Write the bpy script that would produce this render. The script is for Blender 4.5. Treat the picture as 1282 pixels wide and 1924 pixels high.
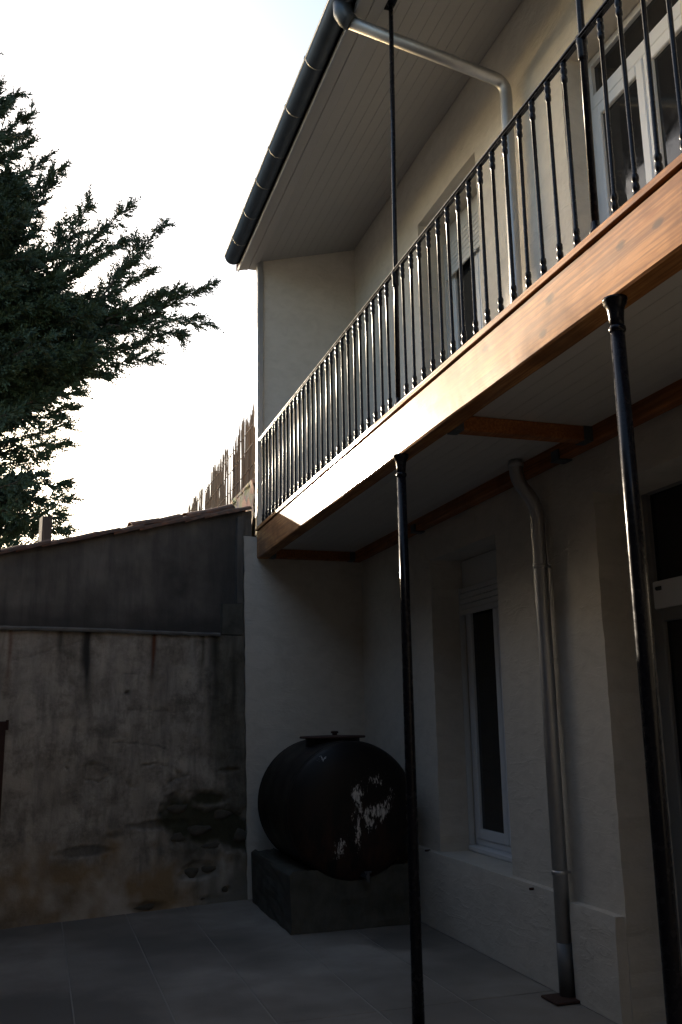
import bpy, math, random
import numpy as np
from mathutils import Vector, Matrix

for o in list(bpy.data.objects):
    bpy.data.objects.remove(o)
scn = bpy.context.scene
col = scn.collection
random.seed(7)
RNG = np.random.default_rng(7)

# ------------------------------------------------------------------ camera
PC = np.array([641.0, 962.0]); FPX = 1748.376
RM = np.array([[0.952, 0.050, 0.301], [-0.305, 0.209, 0.929], [-0.017, -0.977, 0.214]])
def _vp(v):
    w = np.array([v[0] - PC[0], v[1] - PC[1], FPX]); return w / np.linalg.norm(w)
RM = np.array([_vp((6174.412, 1251.631)), _vp((68.0, 1355.0)), _vp((506.0, -7013.0))])
CAM = np.array([0.0, 0.0, 1.6])
def ray(p):
    r = RM @ np.array([p[0] - PC[0], p[1] - PC[1], FPX]); return r / np.linalg.norm(r)
def hit(p, ax, val):
    r = ray(p); return CAM + (val - CAM[ax]) / r[ax] * r

cd = bpy.data.cameras.new('camera'); cam = bpy.data.objects.new('camera', cd); col.objects.link(cam)
cd.sensor_fit = 'VERTICAL'; cd.sensor_height = 36.0; cd.lens = FPX / 1924 * 36.0
cd.clip_start = 0.05; cd.clip_end = 3000
rt = RM @ np.array([1, 0, 0]); up = RM @ np.array([0, -1, 0]); bk = -(RM @ np.array([0, 0, 1]))
cam.matrix_world = Matrix(((rt[0], up[0], bk[0], CAM[0]), (rt[1], up[1], bk[1], CAM[1]),
                           (rt[2], up[2], bk[2], CAM[2]), (0, 0, 0, 1)))
scn.camera = cam

# ------------------------------------------------------------------ light
SUN_AZ = math.radians(-18.3)      # from +Y, negative towards -X
SUN_EL = math.radians(14.7)
sdir = Vector((math.sin(SUN_AZ) * math.cos(SUN_EL), math.cos(SUN_AZ) * math.cos(SUN_EL), math.sin(SUN_EL)))
w = bpy.data.worlds.new('World'); scn.world = w; w.use_nodes = True
nt = w.node_tree; nt.nodes.clear()
sky = nt.nodes.new('ShaderNodeTexSky'); sky.sky_type = 'NISHITA'; sky.sun_disc = False
sky.sun_elevation = SUN_EL; sky.sun_rotation = SUN_AZ
sky.air_density = 1.0; sky.dust_density = 3.0; sky.ozone_density = 1.0; sky.altitude = 100
bg = nt.nodes.new('ShaderNodeBackground'); bg.inputs[1].default_value = 0.15
wo = nt.nodes.new('ShaderNodeOutputWorld')
nt.links.new(sky.outputs[0], bg.inputs[0]); nt.links.new(bg.outputs[0], wo.inputs[0])
sl = bpy.data.lights.new('sun', 'SUN'); sl.energy = 4.0; sl.angle = math.radians(0.5); sl.color = (1.0, 0.86, 0.68)
so = bpy.data.objects.new('sun', sl); col.objects.link(so); so.location = (-8, 25, 9)
so.rotation_euler = (-sdir).to_track_quat('-Z', 'Y').to_euler()
scn.view_settings.view_transform = 'Standard'; scn.view_settings.look = 'None'
scn.view_settings.gamma = 1; scn.view_settings.use_curve_mapping = False
scn.view_settings.exposure = 1.35

# ------------------------------------------------------------------ helpers
WL = {}
def wl(o): return WL[o.name]
def link(o, parent, loc):
    col.objects.link(o)
    loc = Vector(loc); WL[o.name] = loc.copy()
    if parent is not None:
        o.parent = parent; o.location = loc - wl(parent)
    else:
        o.location = loc
    return o
def thing(name, label, cat, loc=(0, 0, 0), group=None):
    o = bpy.data.objects.new(name, None); o.empty_display_size = 0.2
    link(o, None, loc); tag(o, label, cat, group); return o
def tag(o, label=None, cat=None, group=None, kind=None):
    if label: o['label'] = label
    if cat: o['category'] = cat
    if group: o['group'] = group
    if kind: o['kind'] = kind
    return o
def mesh(name, vs, fs, mat=None, smooth=False):
    m = bpy.data.meshes.new(name); m.from_pydata([tuple(map(float, v)) for v in vs], [], [tuple(map(int, f)) for f in fs]); m.update()
    if mat: m.materials.append(mat)
    if smooth: m.polygons.foreach_set('use_smooth', [True] * len(m.polygons))
    return m
def part(name, geo, mat, parent=None, loc=None, smooth=False):
    """geo = (verts in world coordinates, faces)"""
    vs, fs = geo
    if loc is None: loc = wl(parent) if parent is not None else (0, 0, 0)
    L = np.array(loc, float)
    m = mesh(name, np.array(vs, float) - L, fs, mat, smooth)
    o = bpy.data.objects.new(name, m); return link(o, parent, loc)
def inst(name, m, parent, loc, rot=None, scale=None):
    o = bpy.data.objects.new(name, m); link(o, parent, loc)
    if rot is not None: o.rotation_euler = rot
    if scale is not None: o.scale = scale
    return o
def box(x0, x1, y0, y1, z0, z1, b=0.0):
    if b <= 0:
        v = [(x, y, z) for x in (x0, x1) for y in (y0, y1) for z in (z0, z1)]
        f = [(0, 1, 3, 2), (4, 6, 7, 5), (0, 4, 5, 1), (2, 3, 7, 6), (0, 2, 6, 4), (1, 5, 7, 3)]
        return v, f
    v = []; idx = {}
    lim = ((x0, x1), (y0, y1), (z0, z1))
    for sx in (0, 1):
        for sy in (0, 1):
            for sz in (0, 1):
                s = (sx, sy, sz)
                for a in range(3):
                    p = [lim[k][s[k]] if k == a else lim[k][s[k]] + (b if s[k] == 0 else -b) for k in range(3)]
                    idx[s, a] = len(v); v.append(tuple(p))
    f = []
    for a in range(3):
        b1, b2 = (a + 1) % 3, (a + 2) % 3
        for s in (0, 1):
            q = []
            for (i, j) in ((0, 0), (1, 0), (1, 1), (0, 1)):
                k = [0, 0, 0]; k[a] = s; k[b1] = i; k[b2] = j; q.append(idx[tuple(k), a])
            f.append(tuple(q if s else q[::-1]))
    for a in range(3):           # edges along axis a
        b1, b2 = (a + 1) % 3, (a + 2) % 3
        for i in (0, 1):
            for j in (0, 1):
                k0 = [0, 0, 0]; k0[b1] = i; k0[b2] = j; k1 = list(k0); k1[a] = 1
                q = [idx[tuple(k0), b1], idx[tuple(k0), b2], idx[tuple(k1), b2], idx[tuple(k1), b1]]
                f.append(tuple(q if i != j else q[::-1]))
    for s in [(i, j, k) for i in (0, 1) for j in (0, 1) for k in (0, 1)]:
        q = [idx[s, 0], idx[s, 1], idx[s, 2]]
        f.append(tuple(q if sum(s) % 2 else q[::-1]))
    return v, f
def joinG(*gs):
    V = []; F = []
    for v, f in gs:
        n = len(V); V += [tuple(p) for p in v]; F += [tuple(i + n for i in q) for q in f]
    return V, F
def tube(pts, r, n=16, cap=True):
    P = [Vector(p) for p in pts]; V = []; F = []
    rr = r if hasattr(r, '__len__') else [r] * len(P)
    t0 = (P[1] - P[0]).normalized(); nrm = t0.orthogonal().normalized()
    for i, p in enumerate(P):
        if i == 0: t = t0
        elif i == len(P) - 1: t = (P[i] - P[i - 1]).normalized()
        else: t = ((P[i] - P[i - 1]).normalized() + (P[i + 1] - P[i]).normalized()).normalized()
        nrm = (nrm - t * nrm.dot(t)).normalized(); bn = t.cross(nrm)
        for k in range(n):
            a = 2 * math.pi * k / n
            V.append(tuple(p + (nrm * math.cos(a) + bn * math.sin(a)) * rr[i]))
    for i in range(len(P) - 1):
        for k in range(n):
            F.append((i * n + k, i * n + (k + 1) % n, (i + 1) * n + (k + 1) % n, (i + 1) * n + k))
    if cap: F.append(tuple(range(n))[::-1]); F.append(tuple((len(P) - 1) * n + k for k in range(n)))
    return V, F
def fillet(pts, rad, seg=7):
    P = [Vector(p) for p in pts]; out = [P[0]]
    for i in range(1, len(P) - 1):
        a = (P[i - 1] - P[i]).normalized(); b = (P[i + 1] - P[i]).normalized()
        d = min(rad, (P[i - 1] - P[i]).length * .48, (P[i + 1] - P[i]).length * .48)
        s = P[i] + a * d; e = P[i] + b * d
        for k in range(seg + 1):
            t = k / seg; out.append(s * (1 - t) ** 2 + P[i] * 2 * t * (1 - t) + e * t * t)
    out.append(P[-1]); return out
def lathe(prof, n=16, c=(0, 0)):
    V = []; F = []
    for (r, z) in prof:
        for k in range(n):
            a = 2 * math.pi * k / n; V.append((c[0] + r * math.cos(a), c[1] + r * math.sin(a), z))
    for i in range(len(prof) - 1):
        for k in range(n):
            F.append((i * n + k, i * n + (k + 1) % n, (i + 1) * n + (k + 1) % n, (i + 1) * n + k))
    F.append(tuple(range(n))[::-1]); F.append(tuple((len(prof) - 1) * n + k for k in range(n)))
    return V, F
def vnoise(shape, cell, seed):
    r = np.random.default_rng(seed); ny, nx = shape
    gy, gx = int(ny / cell[0]) + 3, int(nx / cell[1]) + 3
    g = r.random((gy, gx)); y = np.arange(ny) / cell[0]; x = np.arange(nx) / cell[1]
    yi = y.astype(int); xi = x.astype(int); fy = y - yi; fx = x - xi
    fy = (fy * fy * (3 - 2 * fy))[:, None]; fx = (fx * fx * (3 - 2 * fx))[None, :]
    a = g[np.ix_(yi, xi)]; b = g[np.ix_(yi, xi + 1)]; c = g[np.ix_(yi + 1, xi)]; d = g[np.ix_(yi + 1, xi + 1)]
    return (a * (1 - fx) + b * fx) * (1 - fy) + (c * (1 - fx) + d * fx) * fy
def fbm(shape, cell, seed, octv=4):
    s = np.zeros(shape); a = 1; t = 0
    for k in range(octv):
        s += a * vnoise(shape, (max(cell[0] / 2 ** k, 1.01), max(cell[1] / 2 ** k, 1.01)), seed + k); t += a; a *= .5
    return s / t
def addattr(m, name, arr):
    a = m.attributes.new(name, 'FLOAT', 'POINT'); a.data.foreach_set('value', np.asarray(arr, np.float32).ravel())

# ------------------------------------------------------------------ materials
class NM:
    def __init__(s, name):
        s.m = bpy.data.materials.new(name); s.m.use_nodes = True; s.t = s.m.node_tree
        s.b = s.t.nodes['Principled BSDF']; s.tc = s.t.nodes.new('ShaderNodeTexCoord').outputs['Object']
    def n(s, k, **kw):
        x = s.t.nodes.new(k)
        for a, v in kw.items(): setattr(x, a, v)
        return x
    def l(s, a, b): s.t.links.new(a, b)
    def map(s, sc):
        x = s.n('ShaderNodeMapping'); x.inputs['Scale'].default_value = sc; s.l(s.tc, x.inputs[0]); return x.outputs[0]
    def noise(s, scale, detail=4, rough=.55, vec=None, dist=0):
        x = s.n('ShaderNodeTexNoise'); x.inputs['Scale'].default_value = scale; x.inputs['Detail'].default_value = detail
        x.inputs['Roughness'].default_value = rough; x.inputs['Distortion'].default_value = dist
        s.l(vec if vec is not None else s.tc, x.inputs['Vector']); return x.outputs['Fac']
    def ramp(s, fac, stops):
        x = s.n('ShaderNodeValToRGB'); e = x.color_ramp.elements
        while len(e) < len(stops): e.new(0.5)
        for k, (p, c) in enumerate(stops):
            e[k].position = p; c = (c, c, c) if not hasattr(c, '__len__') else c; e[k].color = (*c, 1)
        s.l(fac, x.inputs[0]); return x.outputs[0]
    def mix(s, fac, a, b, mode='MIX'):
        x = s.n('ShaderNodeMix', data_type='RGBA', blend_type=mode)
        for sock, v in ((x.inputs[0], fac), (x.inputs[6], a), (x.inputs[7], b)):
            if hasattr(v, 'is_linked') or hasattr(v, 'links'): s.l(v, sock)
            elif hasattr(v, '__len__'): sock.default_value = (*v, 1)
            else: sock.default_value = v
        return x.outputs[2]
    def math(s, op, a, b=0.0):
        x = s.n('ShaderNodeMath', operation=op)
        for sock, v in ((x.inputs[0], a), (x.inputs[1], b)):
            if hasattr(v, 'links'): s.l(v, sock)
            else: sock.default_value = v
        return x.outputs[0]
    def attr(s, name):
        x = s.n('ShaderNodeAttribute'); x.attribute_name = name; return x.outputs['Fac']
    def bump(s, h, strength=.4, dist=.01, nrm=None):
        x = s.n('ShaderNodeBump'); x.inputs['Strength'].default_value = strength; x.inputs['Distance'].default_value = dist
        s.l(h, x.inputs['Height'])
        if nrm is not None: s.l(nrm, x.inputs['Normal'])
        return x.outputs[0]
    def out(s, color=None, rough=None, normal=None, **kw):
        for sock, v in (('Base Color', color), ('Roughness', rough), ('Normal', normal)):
            if v is None: continue
            i = s.b.inputs[sock]
            if hasattr(v, 'links'): s.l(v, i)
            elif hasattr(v, '__len__'): i.default_value = (*v, 1)
            else: i.default_value = v
        for k, v in kw.items(): s.b.inputs[k].default_value = v
        return s.m

def m_render():
    s = NM('lime_render')
    big = s.noise(1.1, 3); fine = s.noise(30, 5, .65); mid = s.noise(7, 4, .6, s.map((1, 1, 1.6)), .6)
    c = s.mix(big, (.58, .535, .46), (.66, .615, .54)); c = s.mix(s.ramp(mid, [(.42, 0), (.75, .4)]), c, (.43, .395, .335))
    stroke = s.noise(5, 3, .5, s.map((1, .8, 3)), 1.5)
    n = s.bump(s.ramp(stroke, [(.55, 0), (.8, 1)]), .22, .012); n = s.bump(fine, .35, .006, n); n = s.bump(mid, .35, .015, n)
    return s.out(c, .92, n)
def m_plain(name, base, rough=.6, var=.12, scale=6, bump=.15, metallic=0, **kw):
    s = NM(name); a = s.noise(scale, 5, .6); f = s.noise(scale * 9, 4, .6)
    lo = tuple(x * (1 - var) for x in base); hi = tuple(min(1, x * (1 + var)) for x in base)
    c = s.mix(a, lo, hi); r = s.ramp(f, [(.3, max(.02, rough - .08)), (.7, min(1, rough + .08))])
    return s.out(c, r, s.bump(f, bump, .004), Metallic=metallic, **kw)
def m_wood(name, a, b, rough=.42, coat=.35, knots=()):
    s = NM(name)
    g1 = s.noise(5, 6, .65, s.map((4, .45, 4)), 2.0); g2 = s.noise(60, 3, .5, s.map((1.2, .03, 1.2)))
    c = s.mix(s.ramp(g1, [(.3, 0), (.7, 1)]), a, b)
    c = s.mix(s.ramp(g2, [(.42, 0), (.62, .75)]), c, tuple(x * .55 for x in a))
    v = s.n('ShaderNodeTexVoronoi'); v.inputs['Scale'].default_value = 1.0; v.inputs['Randomness'].default_value = 1
    s.l(s.map((.4, 1.3, 4.2)), v.inputs['Vector'])
    c = s.mix(s.ramp(v.outputs['Distance'], [(.035, .92), (.10, .25), (.2, 0)]), c, tuple(x * .28 for x in a))
    blot = s.noise(2.2, 4, .6); c = s.mix(s.ramp(blot, [(.45, 0), (.62, .7)]), c, tuple(x * .5 for x in a))
    for (ky, kz, kr) in knots:          # knots in the outer face, in the beam's own coordinates
        sx_ = s.n('ShaderNodeSeparateXYZ'); s.l(s.tc, sx_.inputs[0])
        dy_ = s.math('MULTIPLY', s.math('SUBTRACT', sx_.outputs['Y'], ky), .55 / kr); dz_ = s.math('MULTIPLY', s.math('SUBTRACT', sx_.outputs['Z'], kz), 1 / kr)
        d_ = s.math('SQRT', s.math('ADD', s.math('MULTIPLY', dy_, dy_), s.math('MULTIPLY', dz_, dz_)))
        d_ = s.math('ADD', d_, s.math('MULTIPLY', s.math('SUBTRACT', g1, .5), 1.6))
        c = s.mix(s.ramp(s.math('MULTIPLY', d_, .25), [(.12, .9), (.26, .55), (.30, .2), (.8, 0)]), c, tuple(x * .2 for x in a))
    n = s.bump(g2, .25, .004); n = s.bump(g1, .2, .01, n)
    return s.out(c, s.ramp(blot, [(.3, rough), (.7, min(1, rough + .16))]), n, **{'Coat Weight': coat, 'Coat Roughness': .15, 'IOR': 1.3})
def m_oldwall():
    s = NM('stained_plaster')
    tc = s.map((1, 1, 1))
    a = s.noise(2.2, 6, .65); st = s.noise(4, 5, .65, s.map((2.6, 2.6, .45)), .3); f = s.noise(22, 5, .7); m = s.noise(5, 7, .75, None, .15)
    c = s.mix(s.ramp(a, [(.3, 0), (.7, 1)]), (.31, .27, .22), (.54, .485, .41))
    c = s.mix(s.ramp(st, [(.46, 0), (.72, .75)]), c, (.16, .15, .135))
    c = s.mix(s.ramp(m, [(.46, 0), (.66, .75)]), c, (.115, .10, .08))
    c = s.mix(s.attr('ochre'), c, s.mix(m, (.34, .22, .11), (.27, .21, .13)))
    c = s.mix(s.attr('pale'), c, (.55, .51, .45))
    c = s.mix(s.attr('dark'), c, (.045, .042, .038))
    c = s.mix(s.attr('rust'), c, (.16, .055, .025))
    c = s.mix(s.attr('moss'), c, s.mix(f, (.03, .035, .012), (.055, .05, .03)))
    n = s.bump(f, .5, .008); n = s.bump(m, .6, .02, n)
    return s.out(c, .95, n)
def m_gable():
    s = NM('sooty_cement'); a = s.noise(1.6, 5, .6); st = s.noise(3, 4, .6, s.map((3, 3, .4))); f = s.noise(26, 4, .65)
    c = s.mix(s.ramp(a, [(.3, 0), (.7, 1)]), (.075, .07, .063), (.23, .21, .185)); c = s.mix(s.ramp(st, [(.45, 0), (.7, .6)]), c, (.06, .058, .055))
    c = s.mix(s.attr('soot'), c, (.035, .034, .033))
    return s.out(c, .9, s.bump(f, .35, .008))
def m_tank():
    s = NM('tarred_steel'); a = s.noise(3, 6, .65); r = s.noise(9, 6, .7, s.map((1, 1, .35)))
    sp = s.noise(26, 7, .8, s.map((1.7, 1.5, .55)), .5); msk = s.attr('splash')
    c = s.mix(a, (.007, .0065, .0065), (.016, .012, .010))
    c = s.mix(s.math('MULTIPLY', s.ramp(r, [(.42, 0), (.66, 1)]), s.attr('rusty')), c, (.07, .03, .017))
    k = s.math('ADD', sp, s.math('MULTIPLY', msk, .34)); w_ = s.ramp(k, [(.66, 0), (.72, 1)])
    w_ = s.math('MULTIPLY', w_, s.ramp(msk, [(.0, 0), (.2, 1)]))
    c = s.mix(w_, c, (.62, .59, .55))
    return s.out(c, s.ramp(a, [(.3, .38), (.7, .6)]), s.bump(r, .3, .006), IOR=1.3)
def m_concrete(name, lo, hi, sc=1.6, dark_spots=None):
    s = NM(name)
    # world-continuous stains: geometry position keeps neighbouring slabs different
    g = s.n('ShaderNodeNewGeometry').outputs['Position']
    a = s.noise(sc, 6, .62, g, .3); b = s.noise(sc * .35, 3, .5, g); f = s.noise(70, 4, .7, g)
    oi = s.n('ShaderNodeObjectInfo').outputs['Random']
    c = s.mix(s.ramp(a, [(.3, 0), (.72, 1)]), lo, hi)
    for spot in (dark_spots or ()):  # round noise-edged darker spots; the one by the house wall is damp
        vd = s.n('ShaderNodeVectorMath', operation='DISTANCE'); s.l(g, vd.inputs[0]); vd.inputs[1].default_value = (spot[0], spot[1], 0)
        c = s.mix(s.ramp(s.math('ADD', vd.outputs['Value'], s.math('MULTIPLY', a, .5)), [(spot[2] * .75, .72), (spot[2], 0)]), c, tuple(x * .35 for x in lo)); c = s.mix(s.ramp(b, [(.45, 0), (.65, .55)]), c, tuple(x * .55 for x in lo))
    c = s.mix(s.math('MULTIPLY', oi, .6), c, tuple(x * .75 for x in lo))
    return s.out(c, .85, s.bump(f, .3, .004, s.bump(a, .2, .01)))
def m_soil():
    s = NM('ground_soil'); a = s.noise(.8, 6, .6); f = s.noise(14, 4, .7)
    return s.out(s.mix(a, (.07, .06, .04), (.13, .12, .07)), .95, s.bump(f, .5, .03))
def m_leaf():
    s = NM('cypress_foliage'); a = s.noise(.9, 3, .6); f = s.noise(7, 3, .6)
    c = s.mix(s.ramp(a, [(.3, 0), (.7, 1)]), (.010, .024, .012), (.028, .052, .018)); c = s.mix(s.ramp(f, [(.58, 0), (.75, .6)]), c, (.11, .08, .03))
    return s.out(c, .7, None, **{'Transmission Weight': .0, 'Subsurface Weight': .0})
def m_reed():
    s = NM('reeds'); a = s.noise(30, 3, .6, s.map((1, 1, .04))); b = s.noise(3, 4, .6)
    c = s.mix(a, (.12, .075, .045), (.42, .29, .17)); c = s.mix(s.ramp(b, [(.5, 0), (.75, .6)]), c, (.12, .085, .06))
    return s.out(c, .75)
def m_stone():
    s = NM('rubble_stone'); a = s.noise(9, 5, .65); f = s.noise(40, 4, .7)
    v = s.n('ShaderNodeTexVoronoi'); v.inputs['Scale'].default_value = 8; s.l(s.tc, v.inputs['Vector'])
    c = s.mix(a, (.34, .28, .21), (.62, .54, .43)); c = s.mix(.35, c, v.outputs['Color'], 'MULTIPLY')
    return s.out(c, .85, s.bump(v.outputs['Distance'], .7, .03, s.bump(f, .4, .01)))
def m_tile():
    s = NM('clay_tile'); a = s.noise(5, 5, .65); oi = s.n('ShaderNodeObjectInfo').outputs['Random']; f = s.noise(30, 4)
    c = s.mix(oi, (.20, .085, .045), (.30, .15, .09)); c = s.mix(s.ramp(a, [(.4, 0), (.68, .85)]), c, (.06, .055, .045))
    return s.out(c, .9, s.bump(f, .4, .006))

M = dict(
    render=m_render(), oldwall=m_oldwall(), gable=m_gable(), tank=m_tank(),
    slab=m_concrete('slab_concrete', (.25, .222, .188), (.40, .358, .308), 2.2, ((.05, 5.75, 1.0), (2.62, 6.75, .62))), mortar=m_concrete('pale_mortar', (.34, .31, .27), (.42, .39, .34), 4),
    cradle=m_concrete('cradle_concrete', (.055, .054, .042), (.17, .165, .14), 5),
    ledge=m_concrete('dirty_ledge', (.10, .098, .092), (.24, .235, .22), 5),
    soil=m_soil(), leaf=m_leaf(), reed=m_reed(), stone=m_stone(), tile=m_tile(),
    beam=m_wood('varnished_pine', (.30, .108, .024), (.56, .265, .085), .7, .42, [(h_[1] - 3, h_[2] - 3.11, r_) for h_, r_ in ((hit((px_, py_), 0, 1.969), rk) for px_, py_, rk in ((1021, 628, .017), (1166, 462, .016), (1033, 562, .02), (836, 772, .014), (912, 655, .018), (1236, 420, .015)))]), joist=m_wood('orange_stained_pine', (.36, .12, .03), (.46, .17, .05), .5, .2),
    iron=m_plain('black_iron_paint', (.009, .009, .012), .25, .2, 3, .02, 0, IOR=1.30),
    board=m_plain('grey_white_board', (.36, .355, .345), .5, .05, 4, .06), board2=m_plain('white_board', (.56, .545, .515), .5, .05, 4, .06),
    zinc=m_plain('zinc', (.42, .43, .44), .42, .18, 7, .12, .9),
    zincpipe=m_plain('galvanised_pipe', (.50, .50, .50), .48, .2, 8, .1, 1),
    gutter=m_plain('dark_zinc_gutter', (.07, .085, .10), .45, .3, 8, .15, .6),
    pvc=m_plain('white_pvc', (.74, .74, .74), .35, .04, 4, .03), shutter=m_plain('shutter_pvc', (.62, .62, .60), .45, .05, 6, .05),
    glass=m_plain('dark_pane', (.012, .012, .013), .06, .1, 2, .0), room=m_plain('dark_room', (.06, .055, .05), .9),
    bark=m_plain('bark', (.06, .045, .035), .95, .4, 8, .8), hanger=m_plain('joist_hanger_steel', (.12, .125, .13), .55, .2, 12, .1, .7),
    rust=m_plain('rusted_iron', (.05, .022, .014), .85, .5, 12, .5), bootm=m_plain('dull_zinc', (.16, .165, .17), .6, .2, 8, .15, .6), doorgrey=m_plain('grey_door_paint', (.20, .195, .185), .5, .06), dark=m_plain('dark_mark', (.01, .01, .01), .6),
    rend2=m_plain('shade_block_render', (.13, .12, .105), .95, .2, 2, .5), bounceroof=m_plain('pale_bounce_roof', (.30, .29, .27), .9, .2, 3, .4), roof=m_plain('roof_cover', (.16, .08, .05), .9, .3, 3, .5),  # for the added shade blocks: dark render, pale roof bouncing light onto upper facade
    lichen=m_plain('dark_stone', (.095, .085, .066), .9, .5, 14, .8))

# ------------------------------------------------------------------ setting
XW, YE, XB, XP = 3.045, 8.786, 1.969, 2.985
ZB, ZC, ZT = 3.11, 3.20, 3.38          # beam bottom, balcony ceiling, beam top
YN = -3.0                               # near end of house
g = part('ground', ([(-600, -600, -.06), (600, -600, -.06), (600, 1500, -.06), (-600, 1500, -.06)], [(0, 1, 2, 3)]), M['soil']); tag(g, kind='structure')
cf = part('courtyard_floor', box(-.62, XP + .02, -4.2, 8.80, -.05, -.004), M['mortar']); tag(cf, kind='structure')
xj = [-.25, .28, .80, 1.31, 1.885, 2.41]
xs = [-.62] + xj + [XP - .004]; ys = [-4.2, -.55, 2.38, 5.30, 8.79]
for i in range(len(xs) - 1):
    for j in range(len(ys) - 1):
        e = .004
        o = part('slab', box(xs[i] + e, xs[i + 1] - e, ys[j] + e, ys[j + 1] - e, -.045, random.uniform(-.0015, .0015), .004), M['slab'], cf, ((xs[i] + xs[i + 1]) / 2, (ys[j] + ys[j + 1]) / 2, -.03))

# ------------------------------------------------------------------ house
house = thing('house', 'cream rendered two-storey house with a wooden balcony along its courtyard side', 'house', (4.6, 3, 0))
OPEN = [  # y0,y1,z0,z1,depth
    (5.86, 7.03, .55, 2.85, .27), (3.46, 4.60, 0.0, 2.86, .33), (5.86, 7.03, 3.95, 5.90, .28), (3.46, 4.60, 3.43, 5.78, .20)]
def facade():
    h = .06
    def axis(a, b, extra):
        base = [a] + sorted(extra) + [b]; out = []
        for p, q in zip(base[:-1], base[1:]):
            n = max(1, round((q - p) / h)); out += [p + (q - p) * k / n for k in range(n)]
        return np.array(out + [b])
    Y = axis(YN, YE, {o[0] for o in OPEN} | {o[1] for o in OPEN} | {1.0}); Z = axis(0, 6.62, {o[2] for o in OPEN if o[2] > 0} | {o[3] for o in OPEN})
    ny, nz = len(Y), len(Z)
    bumps = (fbm((nz, ny), (9, 11), 3, 4) - .5) * .016
    top = np.clip((Z - 2.7) / .5, 0, 1)[:, None]; bumps = bumps * (.7 + .9 * top)
    jit = (np.random.default_rng(5).random((nz, ny)) - .5) * .010
    V = []; F = []; ID = {}
    edgeY = {o[0] for o in OPEN} | {o[1] for o in OPEN}
    for k in range(nz):
        for i in range(ny):
            yy = Y[i] + (jit[k, i] if any(abs(Y[i] - e) < 1e-6 for e in edgeY) else 0)
            ID[k, i] = len(V); V.append((XW + bumps[k, i], yy, Z[k]))
    def inside(yc, zc):
        return any(o[0] < yc < o[1] and o[2] - .001 < zc < o[3] for o in OPEN)
    solid = {}
    for k in range(nz - 1):
        for i in range(ny - 1):
            solid[k, i] = not inside((Y[i] + Y[i + 1]) / 2, (Z[k] + Z[k + 1]) / 2)
            if solid[k, i]: F.append((ID[k, i], ID[k + 1, i], ID[k + 1, i + 1], ID[k, i + 1]))
    # reveals: extrude boundary edges of each opening inward, first a chipped arris then straight
    def depth_at(y, z):
        for o in OPEN:
            if o[0] - .01 <= y <= o[1] + .01 and o[2] - .01 <= z <= o[3] + .01: return o[4]
        return .25
    BK = {}
    def back(a, dd):
        if (a, dd) not in BK:
            x, y, z = V[a]; BK[a, dd] = len(V); V.append((XW + dd, y, z))
        return BK[a, dd]
    for k in range(nz - 1):
        for i in range(ny - 1):
            if solid[k, i]: continue
            dd = depth_at((Y[i] + Y[i + 1]) / 2, (Z[k] + Z[k + 1]) / 2) + .12
            for (kk, ii, a, b) in ((k - 1, i, (k, i), (k, i + 1)), (k + 1, i, (k + 1, i + 1), (k + 1, i)), (k, i - 1, (k + 1, i), (k, i)), (k, i + 1, (k, i + 1), (k + 1, i + 1))):
                if solid.get((kk, ii), True):
                    p, q = ID[a], ID[b]; F.append((p, q, back(q, dd), back(p, dd)))
    return V, F
wallo = part('wall', facade(), M['render'], house)
wallo['label'] = 'rough cream rendered courtyard facade'
def rough_box(x0, x1, y0, y1, z0, z1, amp=.006, seed=1, h=.07):
    """box with gently uneven -X and top faces"""
    ny = max(2, int((y1 - y0) / h)); nz = max(2, int((z1 - z0) / h)); r = np.random.default_rng(seed)
    n1 = (fbm((nz + 1, ny + 1), (4, 9), seed) - .5) * 2 * amp
    V = []; F = []
    for k in range(nz + 1):
        for i in range(ny + 1):
            rz = z0 + (z1 - z0) * k / nz; 
            if k == nz: rz += n1[k, i] * 1.2
            xx = x0 + n1[k, i] + (.006 if k == nz else 0)
            V.append((xx, y0 + (y1 - y0) * i / ny, rz))
    W = ny + 1
    for k in range(nz):
        for i in range(ny): F.append((k * W + i, (k + 1) * W + i, (k + 1) * W + i + 1, k * W + i + 1))
    n = len(V)
    for k in (0, nz):
        for i in range(ny + 1): V.append((x1, V[k * W + i][1], V[k * W + i][2]))
    for i in range(ny): F.append((nz * W + i, n + W + i, n + W + i + 1, nz * W + i + 1))
    for i in (0, ny):
        q = [k * W + i for k in range(nz + 1)] + [n + W + i, n + i]
        F.append(tuple(q if i else q[::-1]))
    return V, F
part('plinth', rough_box(XP, XW + .32, 5.205, YE, 0, .553, .006, 11), M['render'], house)
part('plinth', rough_box(XP, XW + .03, 4.61, 5.065, 0, .530, .008, 12), M['render'], house)
part('plinth', rough_box(XP, XW + .03, YN, 3.45, 0, .540, .008, 13), M['render'], house)
for px_ in ((803, 1598), (1000, 1670)):
    h_ = hit(px_, 0, XP - .004)
    part('nail', tube([(XP - .022, h_[1], h_[2]), (XP + .02, h_[1], h_[2])], .008, 8), M['rust'], house, h_)
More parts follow.
